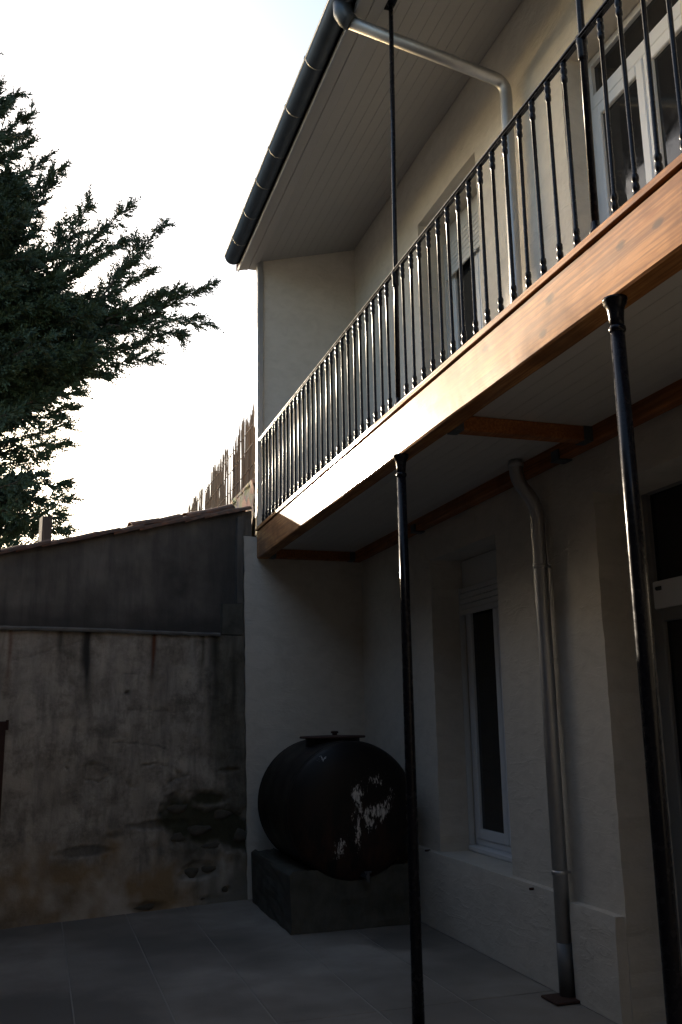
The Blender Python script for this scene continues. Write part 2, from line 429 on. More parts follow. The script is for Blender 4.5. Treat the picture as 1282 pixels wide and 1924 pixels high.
# end walls towards the old outbuilding
def rough_panel(x0, x1, y, z0, z1, th, seed, lean=0):
    h = .07; nx = max(2, int((x1 - x0) / h)); nz = max(2, int((z1 - z0) / h))
    n1 = (fbm((nz + 1, nx + 1), (8, 8), seed) - .5) * .012; r = np.random.default_rng(seed)
    V = []; F = []
    for k in range(nz + 1):
        for i in range(nx + 1):
            x = x0 + (x1 - x0) * i / nx + (r.uniform(-.006, .006) - lean * k / nz if i == 0 else 0)
            V.append((x, y + n1[k, i], z0 + (z1 - z0) * k / nz + (r.uniform(-.008, .004) if k == nz else 0)))
    W = nx + 1; n = len(V)
    for k in range(nz):
        for i in range(nx): F.append((k * W + i, k * W + i + 1, (k + 1) * W + i + 1, (k + 1) * W + i))
    for k in range(nz + 1): V.append((V[k * W][0], y + th, V[k * W][2]))
    for k in range(nz): F.append((k * W, (k + 1) * W, n + k + 1, n + k))
    m_ = len(V)
    for i in range(nx + 1): V.append((V[nz * W + i][0], y + th, V[nz * W + i][2]))
    for i in range(nx): F.append((nz * W + i, nz * W + i + 1, m_ + i + 1, m_ + i))
    V.append((x1, y + th, z0)); a = n; b = len(V) - 1
    F.append((n, n + nz, m_ + nx, b))
    return V, F
part('end_wall', rough_panel(1.895, XW + .02, YE - .012, 0, 3.335, .252, 21, .055), M['render'], house)
part('end_wall', rough_panel(2.015, XW + .02, YE + .004, 3.345, 6.60, .10, 22), M['render'], house)
et = part('corner_trim', box(1.968, 2.028, YE - .03, YE + .05, 3.345, 6.262, .004), M['zinc'], house)
# body behind, keeps the rooms dark
part('side_wall', box(XW + .36, 7.6, YE + .0, YE + .24, 0, 6.6), M['render'], house)
part('back_wall', box(7.6, 7.85, YN, YE + .24, 0, 6.6), M['render'], house)
part('side_wall', box(XW - .0, 7.6, YN - .25, YN, 0, 6.6), M['render'], house)
part('floor', box(XW + .36, 7.6, YN, YE, 3.2, 3.42), M['room'], house)
part('floor', box(XW + .36, 7.6, YN, YE, -.04, 0.0), M['room'], house)
part('room_partition', box(4.6, 4.7, YN, YE, 0, 3.2), M['room'], house)
part('room_partition', box(4.6, 4.7, YN, YE, 3.42, 6.6), M['room'], house)
def soffit_z(x): return 6.265 + (x - 1.99) * .275
rz = lambda x: soffit_z(x) + .10
part('roof', ([(1.80, YN - .3, rz(1.8) - .04), (5.3, YN - .3, rz(5.3)), (8.2, YN - .3, rz(2.4)), (1.80, YE + .28, rz(1.8) - .04), (5.3, YE + .28, rz(5.3)), (8.2, YE + .28, rz(2.4)),
               (1.80, YN - .3, rz(1.8) + .03), (5.3, YN - .3, rz(5.3) + .09), (8.2, YN - .3, rz(2.4) + .09), (1.80, YE + .28, rz(1.8) + .03), (5.3, YE + .28, rz(5.3) + .09), (8.2, YE + .28, rz(2.4) + .09)],
              [(0, 3, 4, 1), (1, 4, 5, 2), (6, 7, 10, 9), (7, 8, 11, 10), (0, 6, 9, 3), (2, 5, 11, 8), (0, 1, 7, 6), (1, 2, 8, 7), (3, 9, 10, 4), (4, 10, 11, 5)]), M['roof'], house)
sof = part('soffit', box(1.812, 1.99, YN - .28, YE + .2, 6.30, 6.325), M['board'], house)
# boards run along the house
nb = 11; x0 = 1.995; wd = (XW - .002 - x0) / nb
for k in range(nb):
    a = x0 + k * wd + .0003; b = a + wd - .0006; za, zb2 = soffit_z(a), soffit_z(b)
    y0, y1 = YN, YE - .003
    e = .0022
    prof = [(a, za + .012), (a, za + e), (a + e, za), (b - e, zb2), (b, zb2 + e), (b, zb2 + .012)]
    V = [(x, y, z) for y in (y0, y1) for x, z in prof]; n = len(prof)
    F = [(i, i + 1, n + i + 1, n + i) for i in range(n - 1)] + [(n - 1, 0, n, 2 * n - 1), tuple(range(n))[::-1], tuple(range(n, 2 * n))]
    part('soffit_board', (V, F), M['board'], sof, ((a + b) / 2, 3, za))
for k in range(2):
    a = 1.815 + k * .089
    part('soffit_board', box(a, a + .086, YN - .28, YE + .17 - .02 * k, 6.240, 6.262, .004), M['board'], sof, (a, 3, 6.25))
part('fascia', box(1.800, 1.812, YN - .28, YE + .21, 6.225, 6.36), M['zinc'], house)

def window(name, y0, y1, z0, z1, xf, label, mid=True, transom=None, box_z=None, curtain=None, st=.075, fm='pvc'):
    wn = part(name, joinG(box(xf, xf + .06, y0 - .02, y0 + .04, z0, z1, .004), box(xf + .0005, xf + .0595, y1 - .04, y1 + .02, z0, z1, .004),
                          box(xf + .001, xf + .059, y0 + .04, y1 - .04, z1 - .05, z1, .004), box(xf + .001, xf + .059, y0 + .04, y1 - .04, z0, z0 + .05, .004)), M[fm], house, (xf, (y0 + y1) / 2, z0))
    wn['label'] = label
    zt = z1 - .05
    if transom:
        za, zb_ = transom
        part('transom_bar', box(xf - .012, xf + .06, y0 + .04, y1 - .04, za, zb_, .008), M['pvc'], wn, (xf, (y0 + y1) / 2, za))
        part('pane', box(xf + .03, xf + .036, y0 + .035, y1 - .035, zb_ - .005, z1 - .045), M['glass'], wn, (xf, (y0 + y1) / 2, zb_))
        zt = za
    ym = (y0 + y1) / 2
    for a, b in ((y0 + .04, ym), (ym, y1 - .04)):
        fr = part('sash', joinG(box(xf - .014, xf + .045, a + .003, a + st, z0 + .05, zt, .008), box(xf - .0145, xf + .0445, b - st, b - .003, z0 + .05, zt, .008),
                                box(xf - .013, xf + .045, a + st, b - st, z0 + .05, z0 + .05 + st, .006), box(xf - .0132, xf + .045, a + st, b - st, zt - st, zt, .006)), M[fm], wn, (xf, (a + b) / 2, z0))
        part('pane', box(xf + .012, xf + .018, a + st - .004, b - st + .004, z0 + .05 + st - .004, zt - st + .004), M['glass'], wn, (xf, (a + b) / 2, z0 + .3))
    if box_z:
        part('shutter_box', box(xf - .02, xf + .1, y0 + .001, y1 - .001, box_z[0], box_z[1], .004), M['shutter'], wn, (xf, ym, box_z[0]))
    if curtain:
        n = max(2, round((curtain[1] - curtain[0]) / .042)); h = (curtain[1] - curtain[0]) / n
        zb0 = curtain[0]
        part('shutter_bottom_rail', box(xf - .052, xf - .034, y0 + .012, y1 - .012, zb0 - .03, zb0 + .014, .004), M['shutter'], wn, (xf, ym, zb0))
        sv, sf = box(-.009, .009, -(y1 - y0) / 2 + .014, (y1 - y0) / 2 - .014, -h / 2 + .002, h / 2 - .002, .004)
        sm = mesh('shutter_slat', sv, sf, M['shutter'])
        for k in range(n): inst('shutter_slat', sm, wn, (xf - .043, ym, zb0 + .014 + h * (k + .5)))
        for yy in (y0 + .001, y1 - .015):
            part('shutter_guide', box(xf - .058, xf - .016, yy, yy + .012, z0, box_z[0]), M['shutter'], wn, (xf, yy, z0))
    return wn
window('window', 5.86, 7.03, .60, 2.84, 3.345, 'tall ground floor window with its roller shutter rolled up', box_z=(2.62, 2.845), curtain=(2.42, 2.60))
part('window_sill', box(3.275, 3.40, 5.868, 7.022, .556, .598, .008), M['pvc'], house, (3.3, 6.4, .57))
window('window', 5.86, 7.03, 3.97, 5.89, 3.345, 'upper window with the roller shutter lowered part way', box_z=(5.74, 5.895), curtain=(5.41, 5.72))
wd2 = window('french_window', 3.46, 4.60, 3.45, 5.775, 3.245, 'white upper french window with a transom pane', transom=(5.40, 5.50))
dr = window('glazed_door', 3.46, 4.60, .02, 2.90, 3.378, 'grey framed glazed door with a white rail under its transom pane', transom=(2.17, 2.33), fm='doorgrey')
part('latch_mark', tube([(3.362, 4.515, 2.285), (3.3655, 4.475, 2.285)], .012, 8), M['dark'], dr, (3.365, 4.5, 2.28))

# ------------------------------------------------------------------ balcony
bal = thing('balcony', 'long wooden balcony with varnished edge beam and white boarded underside', 'balcony', (2.5, 3, ZB))
YB1 = YE - .02; YB0 = -1.5
def long_beam(x0, x1, y0, y1, z0, z1, seed, b=.008, amp=.0025):
    n = int((y1 - y0) / .08); r = np.random.default_rng(seed)
    prof = [(x0, z0 + b), (x0, (z0 + z1) / 2), (x0, z1 - b), (x0 + b, z1), (x1 - b, z1), (x1, z1 - b), (x1, z0 + b), (x1 - b, z0), ((x0 + x1) / 2, z0), (x0 + b, z0)]
    m_ = len(prof); V = []; F = []
    nz = (fbm((n + 1, m_), (6, 1.5), seed) - .5) * 2 * amp
    for k in range(n + 1):
        for j, (x, z) in enumerate(prof): V.append((x + nz[k, j], y0 + (y1 - y0) * k / n, z + nz[k, (j + 3) % m_]))
    for k in range(n):
        for j in range(m_): F.append((k * m_ + j, (k + 1) * m_ + j, (k + 1) * m_ + (j + 1) % m_, k * m_ + (j + 1) % m_))
    F.append(tuple(range(m_))); F.append(tuple(n * m_ + j for j in range(m_))[::-1])
    return V, F
eb = part('edge_beam', long_beam(XB, 2.085, YB0, YB1, ZB, ZT, 31), M['beam'], bal); eb['label'] = 'varnished pine edge beam catching the sun'
part('wall_beam', long_beam(2.955, XW - .011, YB0, YE - .014, ZB, ZC + .06, 32), M['joist'], bal)
part('edge_board', long_beam(XB - .014, XB + .10, YB0, YB1, ZT + .003, ZT + .024, 33, .003, .001), M['beam'], bal)
part('edge_strip', long_beam(XB - .006, XB + .09, YB0, YB1, ZT + .026, ZT + .044, 34, .003, .001), M['beam'], bal)
part('deck', box(XB + .10, XW - .012, YB0, YE - .013, ZC + .07, ZT + .035), M['board'], bal)
nbd = 9; bw = (2.953 - 2.087) / nbd
cm = mesh('ceiling_board', *box(-bw / 2 + .0004, bw / 2 - .0004, YB0 - 3.5, YE - .016 - 3.5, 0, .015, .002), M['board2'])
for k in range(nbd): inst('ceiling_board', cm, bal, (2.087 + bw * (k + .5), 3.5, ZC))
part('ceiling_backing', box(2.087, 2.953, YB0, YE - .016, ZC + .018, ZC + .06), M['board'], bal)
for yj in (8.73, 4.465, .2):
    j = part('joist', long_beam(0, .085, 0, 1, 0, 1, 1, .006) if False else box(2.088, 2.952, yj - .045, yj + .045, ZB + .004, ZC - .001, .006), M['joist'], bal, (2.5, yj, ZB))
    for xh in (2.086, 2.895):
        part('joist_hanger', joinG(box(xh + .001, xh + .058, yj - .05, yj + .05, ZB + .0005, ZB + .0035), box(xh + .001, xh + .058, yj - .0495, yj - .0465, ZB + .0035, ZC - .002), box(xh + .001, xh + .058, yj + .0465, yj + .0495, ZB + .0035, ZC - .002)), M['hanger'], j, (xh, yj, ZB))
for yb in (7.13, 4.82, 2.6):
    part('angle_bracket', joinG(box(2.935, XW - .012, yb - .045, yb + .045, ZB - .012, ZB - .004), box(2.938, 2.951, yb - .04, yb + .04, ZB - .003, ZB + .055)), M['hanger'], bal, (2.95, yb, ZB))

# ------------------------------------------------------------------ railing
XR = XB + .022; ZF = ZT + .044; ZR = 4.30
rail = thing('balcony_railing', 'black iron balcony railing with slim turned balusters', 'railing', (XR, 3, ZF))
part('handrail', joinG(box(XR - .018, XR + .018, YB0, 8.735, ZR, ZR + .009, .002), box(XR - .011, XR + .011, YB0, 8.735, ZR - .009, ZR - .0005, .002)), M['iron'], rail)
Hb = ZR - .009 - ZF
bp = [(.010, 0), (.0145, .004), (.0145, .016), (.0108, .022), (.014, .03), (.0155, .042), (.014, .054), (.0108, .062), (.0135, .068), (.0145, .080), (.0135, .092), (.0095, .098)]
bprof = bp + [(.0092, Hb * .5)] + [(r, Hb - z) for r, z in bp[::-1]]
bm = mesh('baluster', *lathe(bprof, 10), M['iron'], True)
PITCH = .1335; Y0 = 2.85
for k in range(-18, 44):
    if k in (0, 16): continue
    inst('baluster', bm, rail, (XR + random.uniform(-.0015, .0015), Y0 + k * PITCH + random.uniform(-.003, .003), ZF), (random.uniform(-.004, .004), random.uniform(-.004, .004), random.uniform(0, 6)))
for k, lb in ((0, 'black iron post rising past the railing by the upper french window'), (16, 'slim black iron post from railing to the roof soffit near the pipe elbow')):
    yp = Y0 + k * PITCH
    pt = thing('iron_post', lb, 'post', (XR, yp, ZF), 'posts holding the roof edge')
    zs = soffit_z(XR + .035) - .012
    part('shaft', tube([(XR, yp, ZF), (XR + .012, yp, ZR + .3), (XR + .035, yp, zs)], .0155, 12), M['iron'], pt, smooth=True)
    part('top_plate', box(XR + .035 - .03, XR + .035 + .03, yp - .055, yp + .055, zs - .012, zs - .002, .002), M['iron'], pt)
    part('collar', lathe([(.0165, ZR - .10), (.021, ZR - .085), (.021, ZR - .03), (.024, ZR - .02), (.024, ZR + .012), (.0165, ZR + .02)], 14, (XR + .006, yp)), M['iron'], pt, smooth=True)
    part('foot', lathe([(.026, ZF + .001), (.026, ZF + .008), (.0185, ZF + .02), (.017, ZF + .05)], 14, (XR, yp)), M['iron'], pt, smooth=True)

# ------------------------------------------------------------------ columns
for yc, lb in ((2.76, 'black cast iron column in front of the glazed door'), (4.96, 'black cast iron column between the tank and the ground floor window')):
    xc = 1.985
    t = thing('iron_column', lb, 'column', (xc, yc, 0), 'cast iron columns carrying the balcony')
    part('shaft', lathe([(.034, .02), (.0315, .3), (.0305, 1.2), (.0285, 2.2), (.0265, ZB - .13)], 20, (xc, yc)), M['iron'], t, smooth=True)
    part('ring', lathe([(.027, ZB - .137), (.031, ZB - .132), (.032, ZB - .124), (.031, ZB - .116), (.027, ZB - .111)], 20, (xc, yc)), M['iron'], t, smooth=True)
    part('capital', lathe([(.0265, ZB - .112), (.028, ZB - .08), (.031, ZB - .05), (.037, ZB - .030), (.043, ZB - .024), (.043, ZB - .014), (.046, ZB - .012), (.046, ZB - .002)], 20, (xc, yc)), M['iron'], t, smooth=True)
    part('base', lathe([(.040, .002), (.040, .012), (.035, .02)], 20, (xc, yc)), M['iron'], t, smooth=True)

# ------------------------------------------------------------------ gutter and downpipe
GX, GZ, GR = 1.735, 6.352, .083
gut = thing('gutter', 'dark zinc half-round gutter along the roof edge', 'gutter', (GX, 3, GZ - GR))
def gutter_geo(y0, y1, r, a0=0, a1=180, th=.004):
    n = 14; pr = []
    for k in range(n + 1):
        a = math.radians(180 + a0 + (a1 - a0) * k / n); pr.append((GX + r * math.cos(a), GZ + r * math.sin(a)))
    for k in range(n, -1, -1):
        a = math.radians(180 + a0 + (a1 - a0) * k / n); pr.append((GX + (r - th) * math.cos(a), GZ + (r - th) * math.sin(a)))
    m_ = len(pr); V = [(x, y, z) for y in (y0, y1) for x, z in pr]
    F = [(i, (i + 1) % m_, m_ + (i + 1) % m_, m_ + i) for i in range(m_)]
    for k in range(n): F += [(k, m_ - 1 - k, m_ - 2 - k, k + 1)[::-1], (m_ + k, 2 * m_ - 1 - k, 2 * m_ - 2 - k, m_ + k + 1)]
    return V, F
YG1 = YE + .14
part('channel', gutter_geo(YN - .3, YG1, GR), M['gutter'], gut, smooth=True)
part('bead', tube([(GX - GR, YN - .3, GZ), (GX - GR, YG1, GZ)], .009, 10), M['gutter'], gut, smooth=True)
part('end_cap', ([(GX, YG1 + .001, GZ)] + [(GX + GR * math.cos(math.radians(180 + 180 * k / 14)), YG1 + .001, GZ + GR * math.sin(math.radians(180 + 180 * k / 14))) for k in range(15)] +
                 [(GX, YG1 + .004, GZ)] + [(GX + GR * math.cos(math.radians(180 + 180 * k / 14)), YG1 + .004, GZ + GR * math.sin(math.radians(180 + 180 * k / 14))) for k in range(15)],
                 [(0, k + 1, k + 2) for k in range(14)] + [(16, 16 + k + 2, 16 + k + 1) for k in range(14)] + [(k + 1, 17 + k, 18 + k, k + 2) for k in range(14)]), M['gutter'], gut)
for yb in (8.51, 7.97, 7.43, 6.93, 6.35, 5.77, 4.6, 4.0, 3.4, 2.8, 2.2):
    part('bracket', joinG(gutter_geo(yb - .010, yb + .010, GR + .0015, -1, 181, .003), tube([(GX - GR - .002, yb - .013, GZ + .004), (GX - GR - .002, yb + .013, GZ + .004)], .0105, 8)), M['gutter'], gut, (GX, yb, GZ), smooth=True)
YD = 5.13
part('outlet', tube([(GX, YD, GZ - GR + .035), (GX, YD, GZ - GR - .035), (GX + .02, YD, GZ - GR - .075), (GX + .055, YD, GZ - GR - .098)], [.068, .066, .062, .056], 18), M['gutter'], gut, (GX, YD, GZ), smooth=True)
dp = thing('downpipe', 'galvanised steel downpipe bending from the gutter down the facade to the ground', 'downpipe', (2.985, 5.15, 0))
part('upper_pipe', tube(fillet([(GX + .05, YD, GZ - GR - .096), (2.955, YD + .03, 5.985), (2.955, 5.19, 4.2), (2.885, 5.19, 3.6), (2.885, 5.19, ZT + .036)], .10, 9), .043, 20), M['zincpipe'], dp, smooth=True)
part('lower_pipe', tube(fillet([(2.875, 5.19, ZC - .001), (2.875, 5.19, 3.07), (2.978, 5.14, 2.90), (2.978, 5.135, 1.5), (2.978, 5.135, .02)], .09, 8), .0445, 20), M['zincpipe'], dp, smooth=True)
for (x, y, z, r) in ((2.875, 5.19, ZC - .035, .049), (2.978, 5.137, 2.50, .0475), (2.978, 5.135, .68, .0475), (2.953, 5.178, 5.40, .047)):
    c = part('collar', lathe([(r - .003, z - .014), (r + .002, z - .010), (r + .002, z + .010), (r - .003, z + .014)], 20, (x, y)), M['zincpipe'], dp, (x, y, z), smooth=True)
    if z < ZC - .1: part('wall_clip', box(x + r - .004, XW + .0, y - .012, y + .012, z - .008, z + .008), M['zincpipe'], c, (x, y, z))
part('ground_flange', box(2.84, XW + .01, 5.02, 5.20, .002, .016, .004), M['rust'], dp)
part('boot', tube([(2.978, 5.135, .017), (2.978, 5.135, .30)], .0465, 20), M['bootm'], dp, smooth=True)

# ------------------------------------------------------------------ tank on its cradle
TX, TZ, TR = 2.415, .872, .53
tank = thing('steel_tank', 'black domed steel tank splashed with white paint lying on a concrete cradle', 'tank', (TX, 7.8, TZ - TR))
def tank_geo():
    n = 64; prof = []
    for k in range(13): a = math.pi / 2 * k / 12; prof.append((TR * math.sin(a) ** .68 if k else .0001, 7.30 - .15 * math.cos(a)))
    for k in range(1, 8): prof.append((TR, 7.30 + 1.03 * k / 8))
    for k in range(13): a = math.pi / 2 * k / 12; prof.append((TR * math.cos(a) ** .68 if k < 12 else .0001, 8.33 + .15 * math.sin(a)))
    V = []; F = []
    for r, y in prof:
        for k in range(n):
            a = 2 * math.pi * k / n; V.append((TX + r * math.cos(a), y, TZ + r * math.sin(a)))
    for i in range(len(prof) - 1):
        for k in range(n): F.append((i * n + k, (i + 1) * n + k, (i + 1) * n + (k + 1) % n, i * n + (k + 1) % n))
    return V, F
tv, tf = tank_geo()
# denser mesh for paint masks comes from attributes interpolated on the dome
body = part('body', (tv, tf), M['tank'], tank, smooth=True)
A = np.array(tv); sp = np.zeros(len(A)); ru = np.zeros(len(A))
def blob(px, py, rx, rz_, amp):
    h = hit((px, py), 1, 7.16); d = ((A[:, 0] - h[0]) / rx) ** 2 + ((A[:, 2] - h[2]) / rz_) ** 2
    return amp * np.exp(-d) * (A[:, 1] < 7.36)
for b_ in ((672, 1500, .05, .10, 1), (712, 1525, .07, .07, 1), (690, 1545, .10, .06, .7), (640, 1595, .06, .09, .55), (705, 1465, .08, .06, .5), (672, 1570, .03, .12, .7), (610, 1425, .04, .03, .5), (735, 1500, .03, .08, .6)):
    sp = np.maximum(sp, blob(*b_))
ru = np.clip(.25 + (TZ - A[:, 2]) * 1.2, 0, 1)
addattr(body.data, 'splash', sp); addattr(body.data, 'rusty', ru)
neck = part('hatch_neck', lathe([(.232, TZ + TR - .10), (.232, 1.418)], 32, (TX, 7.80)), M['tank'], tank, smooth=False)
hl = part('hatch_lid', lathe([(.278, 1.4185), (.282, 1.424), (.282, 1.430), (.276, 1.436), (.05, 1.442)], 32, (TX, 7.80)), M['rust'], tank)
part('knob', lathe([(.022, 1.4425), (.022, 1.455), (.032, 1.458), (.034, 1.470), (.026, 1.476)], 12, (TX + .02, 7.80)), M['rust'], hl)
for s_ in (.03, 1.0):
    g_ = lathe([(TR - .002, -.006), (TR + .004, -.003), (TR + .004, .003), (TR - .002, .006)], 64)
    part('weld_seam', ([(TX + p[0], 7.30 + p[2] + s_, TZ + p[1]) for p in g_[0]], g_[1]), M['tank'], tank)
vv = hit((685, 1645), 1, 7.18)
part('valve', joinG(tube([(vv[0], 7.24, vv[2]), (vv[0], 7.09, vv[2])], .018, 10), tube([(vv[0], 7.10, vv[2] + .03), (vv[0], 7.10, vv[2] - .035)], .014, 10), tube([(vv[0] - .03, 7.10, vv[2] + .034), (vv[0] + .03, 7.10, vv[2] + .034)], .008, 8)), M['hanger'], tank)
def cradle_geo(y0, y1):
    xl, xr, zt = 1.905, 2.90, .435; R_ = TR + .004; hw = math.sqrt(R_ ** 2 - (TZ - zt) ** 2)
    a0 = math.atan2(zt - TZ, -hw); a1 = math.atan2(zt - TZ, hw)
    if a0 > 0: a0 -= 2 * math.pi
    arc = [(TX + R_ * math.cos(a0 + (a1 - a0) * k / 16), TZ + R_ * math.sin(a0 + (a1 - a0) * k / 16)) for k in range(17)]
    pr = [(xl, 0.001), (xl, zt - .02), (xl + .02, zt)] + arc + [(xr - .02, zt), (xr, zt - .02), (xr, .001)]
    m_ = len(pr); V = [(x, y, z) for y in (y0, y1) for x, z in pr]; F = [(i, m_ + i, m_ + (i + 1) % m_, (i + 1) % m_) for i in range(m_)]
    # end faces as strips down to the floor line, so that the concave outline stays clean
    b0 = len(V)
    for y in (y0, y1):
        for x, z in pr: V.append((x, y, .001))
    for e, off in ((0, 0), (1, m_)):
        for i in range(1, m_ - 2):
            q = (off + i, off + i + 1, b0 + off + i + 1, b0 + off + i); F.append(q if e else q[::-1])
    return V, F
cr = part('tank_cradle', cradle_geo(7.262, 8.62), M['cradle'], None, (2.4, 7.9, 0))
for k_, ty, kw in ((0, 'WELD', dict(merge_threshold=.0006)), (1, 'BEVEL', dict(width=.022, segments=2, limit_method='ANGLE')), (2, 'SUBSURF', dict(subdivision_type='SIMPLE', levels=3, render_levels=3)), (3, 'DISPLACE', dict(strength=.04, mid_level=.5))):
    md = cr.modifiers.new(ty.lower(), ty)
    for a_, v_ in kw.items(): setattr(md, a_, v_)
    if ty == 'DISPLACE':
        tx = bpy.data.textures.new('rough_cast', 'CLOUDS'); tx.noise_scale = .11; tx.noise_depth = 3; md.texture = tx; md.texture_coords = 'LOCAL'
tag(cr, 'mossy grey concrete cradle under the black tank', 'cradle')

# ------------------------------------------------------------------ outbuilding with the old stained wall
PA = np.array([-.131, 8.332]); PT = np.array([.97585, .21845]); PN = np.array([-PT[1], PT[0]])
def wallhit(p, off=0.0):
    r = ray(p); k = (PN @ PA + off) / (PN @ r[:2]); q = CAM + k * r
    return (q[:2] - PA) @ PT, q[2]          # u along wall, z
def W3(u, z, off=0.0):
    q = PA + PT * u + PN * off; return (q[0], q[1], z)
out = thing('outbuilding', 'old outbuilding with stained peeling plaster wall and dark tiled gable', 'outbuilding', W3(.9, 0))
U0, U1 = -1.75, 2.10
hU = .0125
uu = np.linspace(U0, U1, int((U1 - U0) / hU) + 1); zz = np.linspace(-.02, 2.36, int(2.38 / hU) + 1)
shape = (len(zz), len(uu)); UU, ZZ = np.meshgrid(uu, zz)
wob = (fbm(shape, (26, 26), 51, 5) - .5) * 1.5 + (fbm(shape, (5, 5), 52, 2) - .5) * .5
hgt = (fbm(shape, (60, 60), 41, 5) - .5) * .05 + (fbm(shape, (10, 12), 47, 3) - .5) * .012
att = {k: np.zeros(shape) for k in ('moss', 'dark', 'rust', 'pale', 'ochre')}
def ell(px, py, rx, rz_, rough=.9, soft=.45):
    u, z = wallhit((px, py)); d = np.sqrt(((UU - u) / rx) ** 2 + ((ZZ - z) / rz_) ** 2) + wob * rough
    return np.clip((1 - d) / soft, 0, 1)
# fallen plaster: large mossy patch, smaller holes
patch = np.maximum.reduce([ell(400, 1545, .38, .17, .8), ell(340, 1540, .22, .2, .8), ell(450, 1565, .22, .16, .8), ell(395, 1500, .2, .08, .8)])
hgt += patch * .035; att['moss'] = patch * .95
for (px, py, rx, rz_, d_) in ((378, 1637, .17, .075, .03), (425, 1672, .05, .04, .03), (385, 1690, .16, .05, .02), (280, 1705, .2, .05, .02), (170, 1600, .32, .04, .015), (290, 1550, .3, .04, .015), (430, 1447, .12, .03, .02), (460, 1700, .05, .03, .03), (240, 1302, .03, .03, .03), (215, 1570, .1, .05, .012)):
    e = ell(px, py, rx, rz_, 1.0); hgt += e * d_; att['dark'] = np.maximum(att['dark'], e * .55)
# stones outlines and cracks in the plaster
for (px, py, rx, rz_) in ((180, 1450, .15, .07), (285, 1455, .22, .09), (135, 1437, .04, .04)):
    u, z = wallhit((px, py)); d = np.sqrt(((UU - u) / rx) ** 2 + ((ZZ - z) / rz_) ** 2) + wob * 1.1
    ring = np.exp(-((d - 1) / .09) ** 2) * np.clip(fbm(shape, (12, 12), int(px)) * 3 - 1, 0, 1); hgt += ring * .018 + np.clip(1 - d, 0, .4) * .01; att['dark'] = np.maximum(att['dark'], ring * .4)
for (pa, pb, wd_) in (((235, 1332), (330, 1338), .006), ((210, 1395), (310, 1405), .006), ((230, 1265), (260, 1268), .005), ((20, 1240), (155, 1205), .006), ((430, 1405), (455, 1410), .006)):
    ua, za = wallhit(pa); ub, zb_ = wallhit(pb); t = np.clip((UU - ua) / (ub - ua), 0, 1); zl = za + (zb_ - za) * t + wob * .05
    c_ = np.exp(-((ZZ - zl) / wd_) ** 2) * ((UU > ua) & (UU < ub)); hgt += c_ * .007; att['dark'] = np.maximum(att['dark'], c_ * .3)
# run-off streaks under the ledge
def streak(px, w_, ztop, length, key, amp, seed):
    u, _ = wallhit((px, 1230)); wv = (vnoise((len(zz), 1), (30, 1.01), seed)[:, 0] - .5) * .05
    ww = w_ * (.6 + .8 * vnoise((len(zz), 1), (14, 1.01), seed + 1)[:, 0])
    s_ = np.exp(-((UU - u - wv[:, None]) / ww[:, None]) ** 2 * 1.5) * np.clip((ZZ - (ztop - length)) / (length * .6), 0, 1) * (.65 + .9 * (fbm(shape, (30, 3), seed + 2) - .25))
    att[key] = np.maximum(att[key], np.clip(s_ * amp, 0, 1))
streak(168, .055, 2.36, .75, 'dark', 1.2, 61); streak(286, .018, 2.36, .42, 'rust', 1.5, 63); streak(286, .03, 2.2, .5, 'dark', .7, 64)
streak(400, .07, 2.36, 1.4, 'dark', .95, 65); streak(440, .08, 2.36, 1.5, 'dark', .8, 66); streak(115, .03, 2.36, .3, 'dark', .7, 67)
streak(380, .03, 2.36, .6, 'moss', .7, 68); streak(425, .02, 2.36, .5, 'moss', .5, 69); streak(365, .03, 2.36, .35, 'pale', .6, 70); streak(95, .02, 2.36, .2, 'pale', .6, 71); streak(16, .02, 2.36, .6, 'rust', .6, 72)
streak(60, .16, 2.2, .9, 'pale', .35, 73); streak(230, .2, 2.3, .8, 'pale', .3, 74)
low = np.clip((.62 - ZZ + wob * .5) / .25, 0, 1); att['ochre'] = low * np.clip(fbm(shape, (40, 40), 77) * 2.2 - .45, 0, 1)
att['pale'] = np.maximum(att['pale'], low * np.clip(fbm(shape, (22, 22), 78) * 3.0 - 1.35, 0, .9) * (1 - patch))
damp_ = np.clip((UU - 1.60 + (fbm(shape, (50, 18), 87, 5) - .5) * .9) / .22, 0, 1); att['moss'] = np.maximum(att['moss'], damp_ * .45); att['dark'] = np.maximum(att['dark'], damp_ * .35)
blk = np.clip(fbm(shape, (34, 44), 88, 5) * 3.2 - 1.75, 0, 1) * np.clip((1.35 - ZZ) / .5, 0, 1); att['dark'] = np.maximum(att['dark'], blk * .55); hgt += blk * .012
moss2 = ell(410, 1545, .55, .28, 1.2, .9); att['moss'] = np.maximum(att['moss'], moss2 * .6)
UU = np.minimum(UU, 2.085 - .065 * ZZ / 2.36)
V = np.stack([PA[0] + PT[0] * UU + PN[0] * hgt, PA[1] + PT[1] * UU + PN[1] * hgt, ZZ], -1).reshape(-1, 3)
nu, nz_ = len(uu), len(zz)
ii = (np.arange(nz_ - 1)[:, None] * nu + np.arange(nu - 1)[None, :]).ravel()
Fq = np.stack([ii, ii + 1, ii + nu + 1, ii + nu], -1)
ow = part('wall', (V, Fq.tolist()), M['oldwall'], out, smooth=True); ow['label'] = 'peeling plaster wall with moss and rust streaks'
for k, a_ in att.items(): addattr(ow.data, k, np.clip(a_, 0, 1))
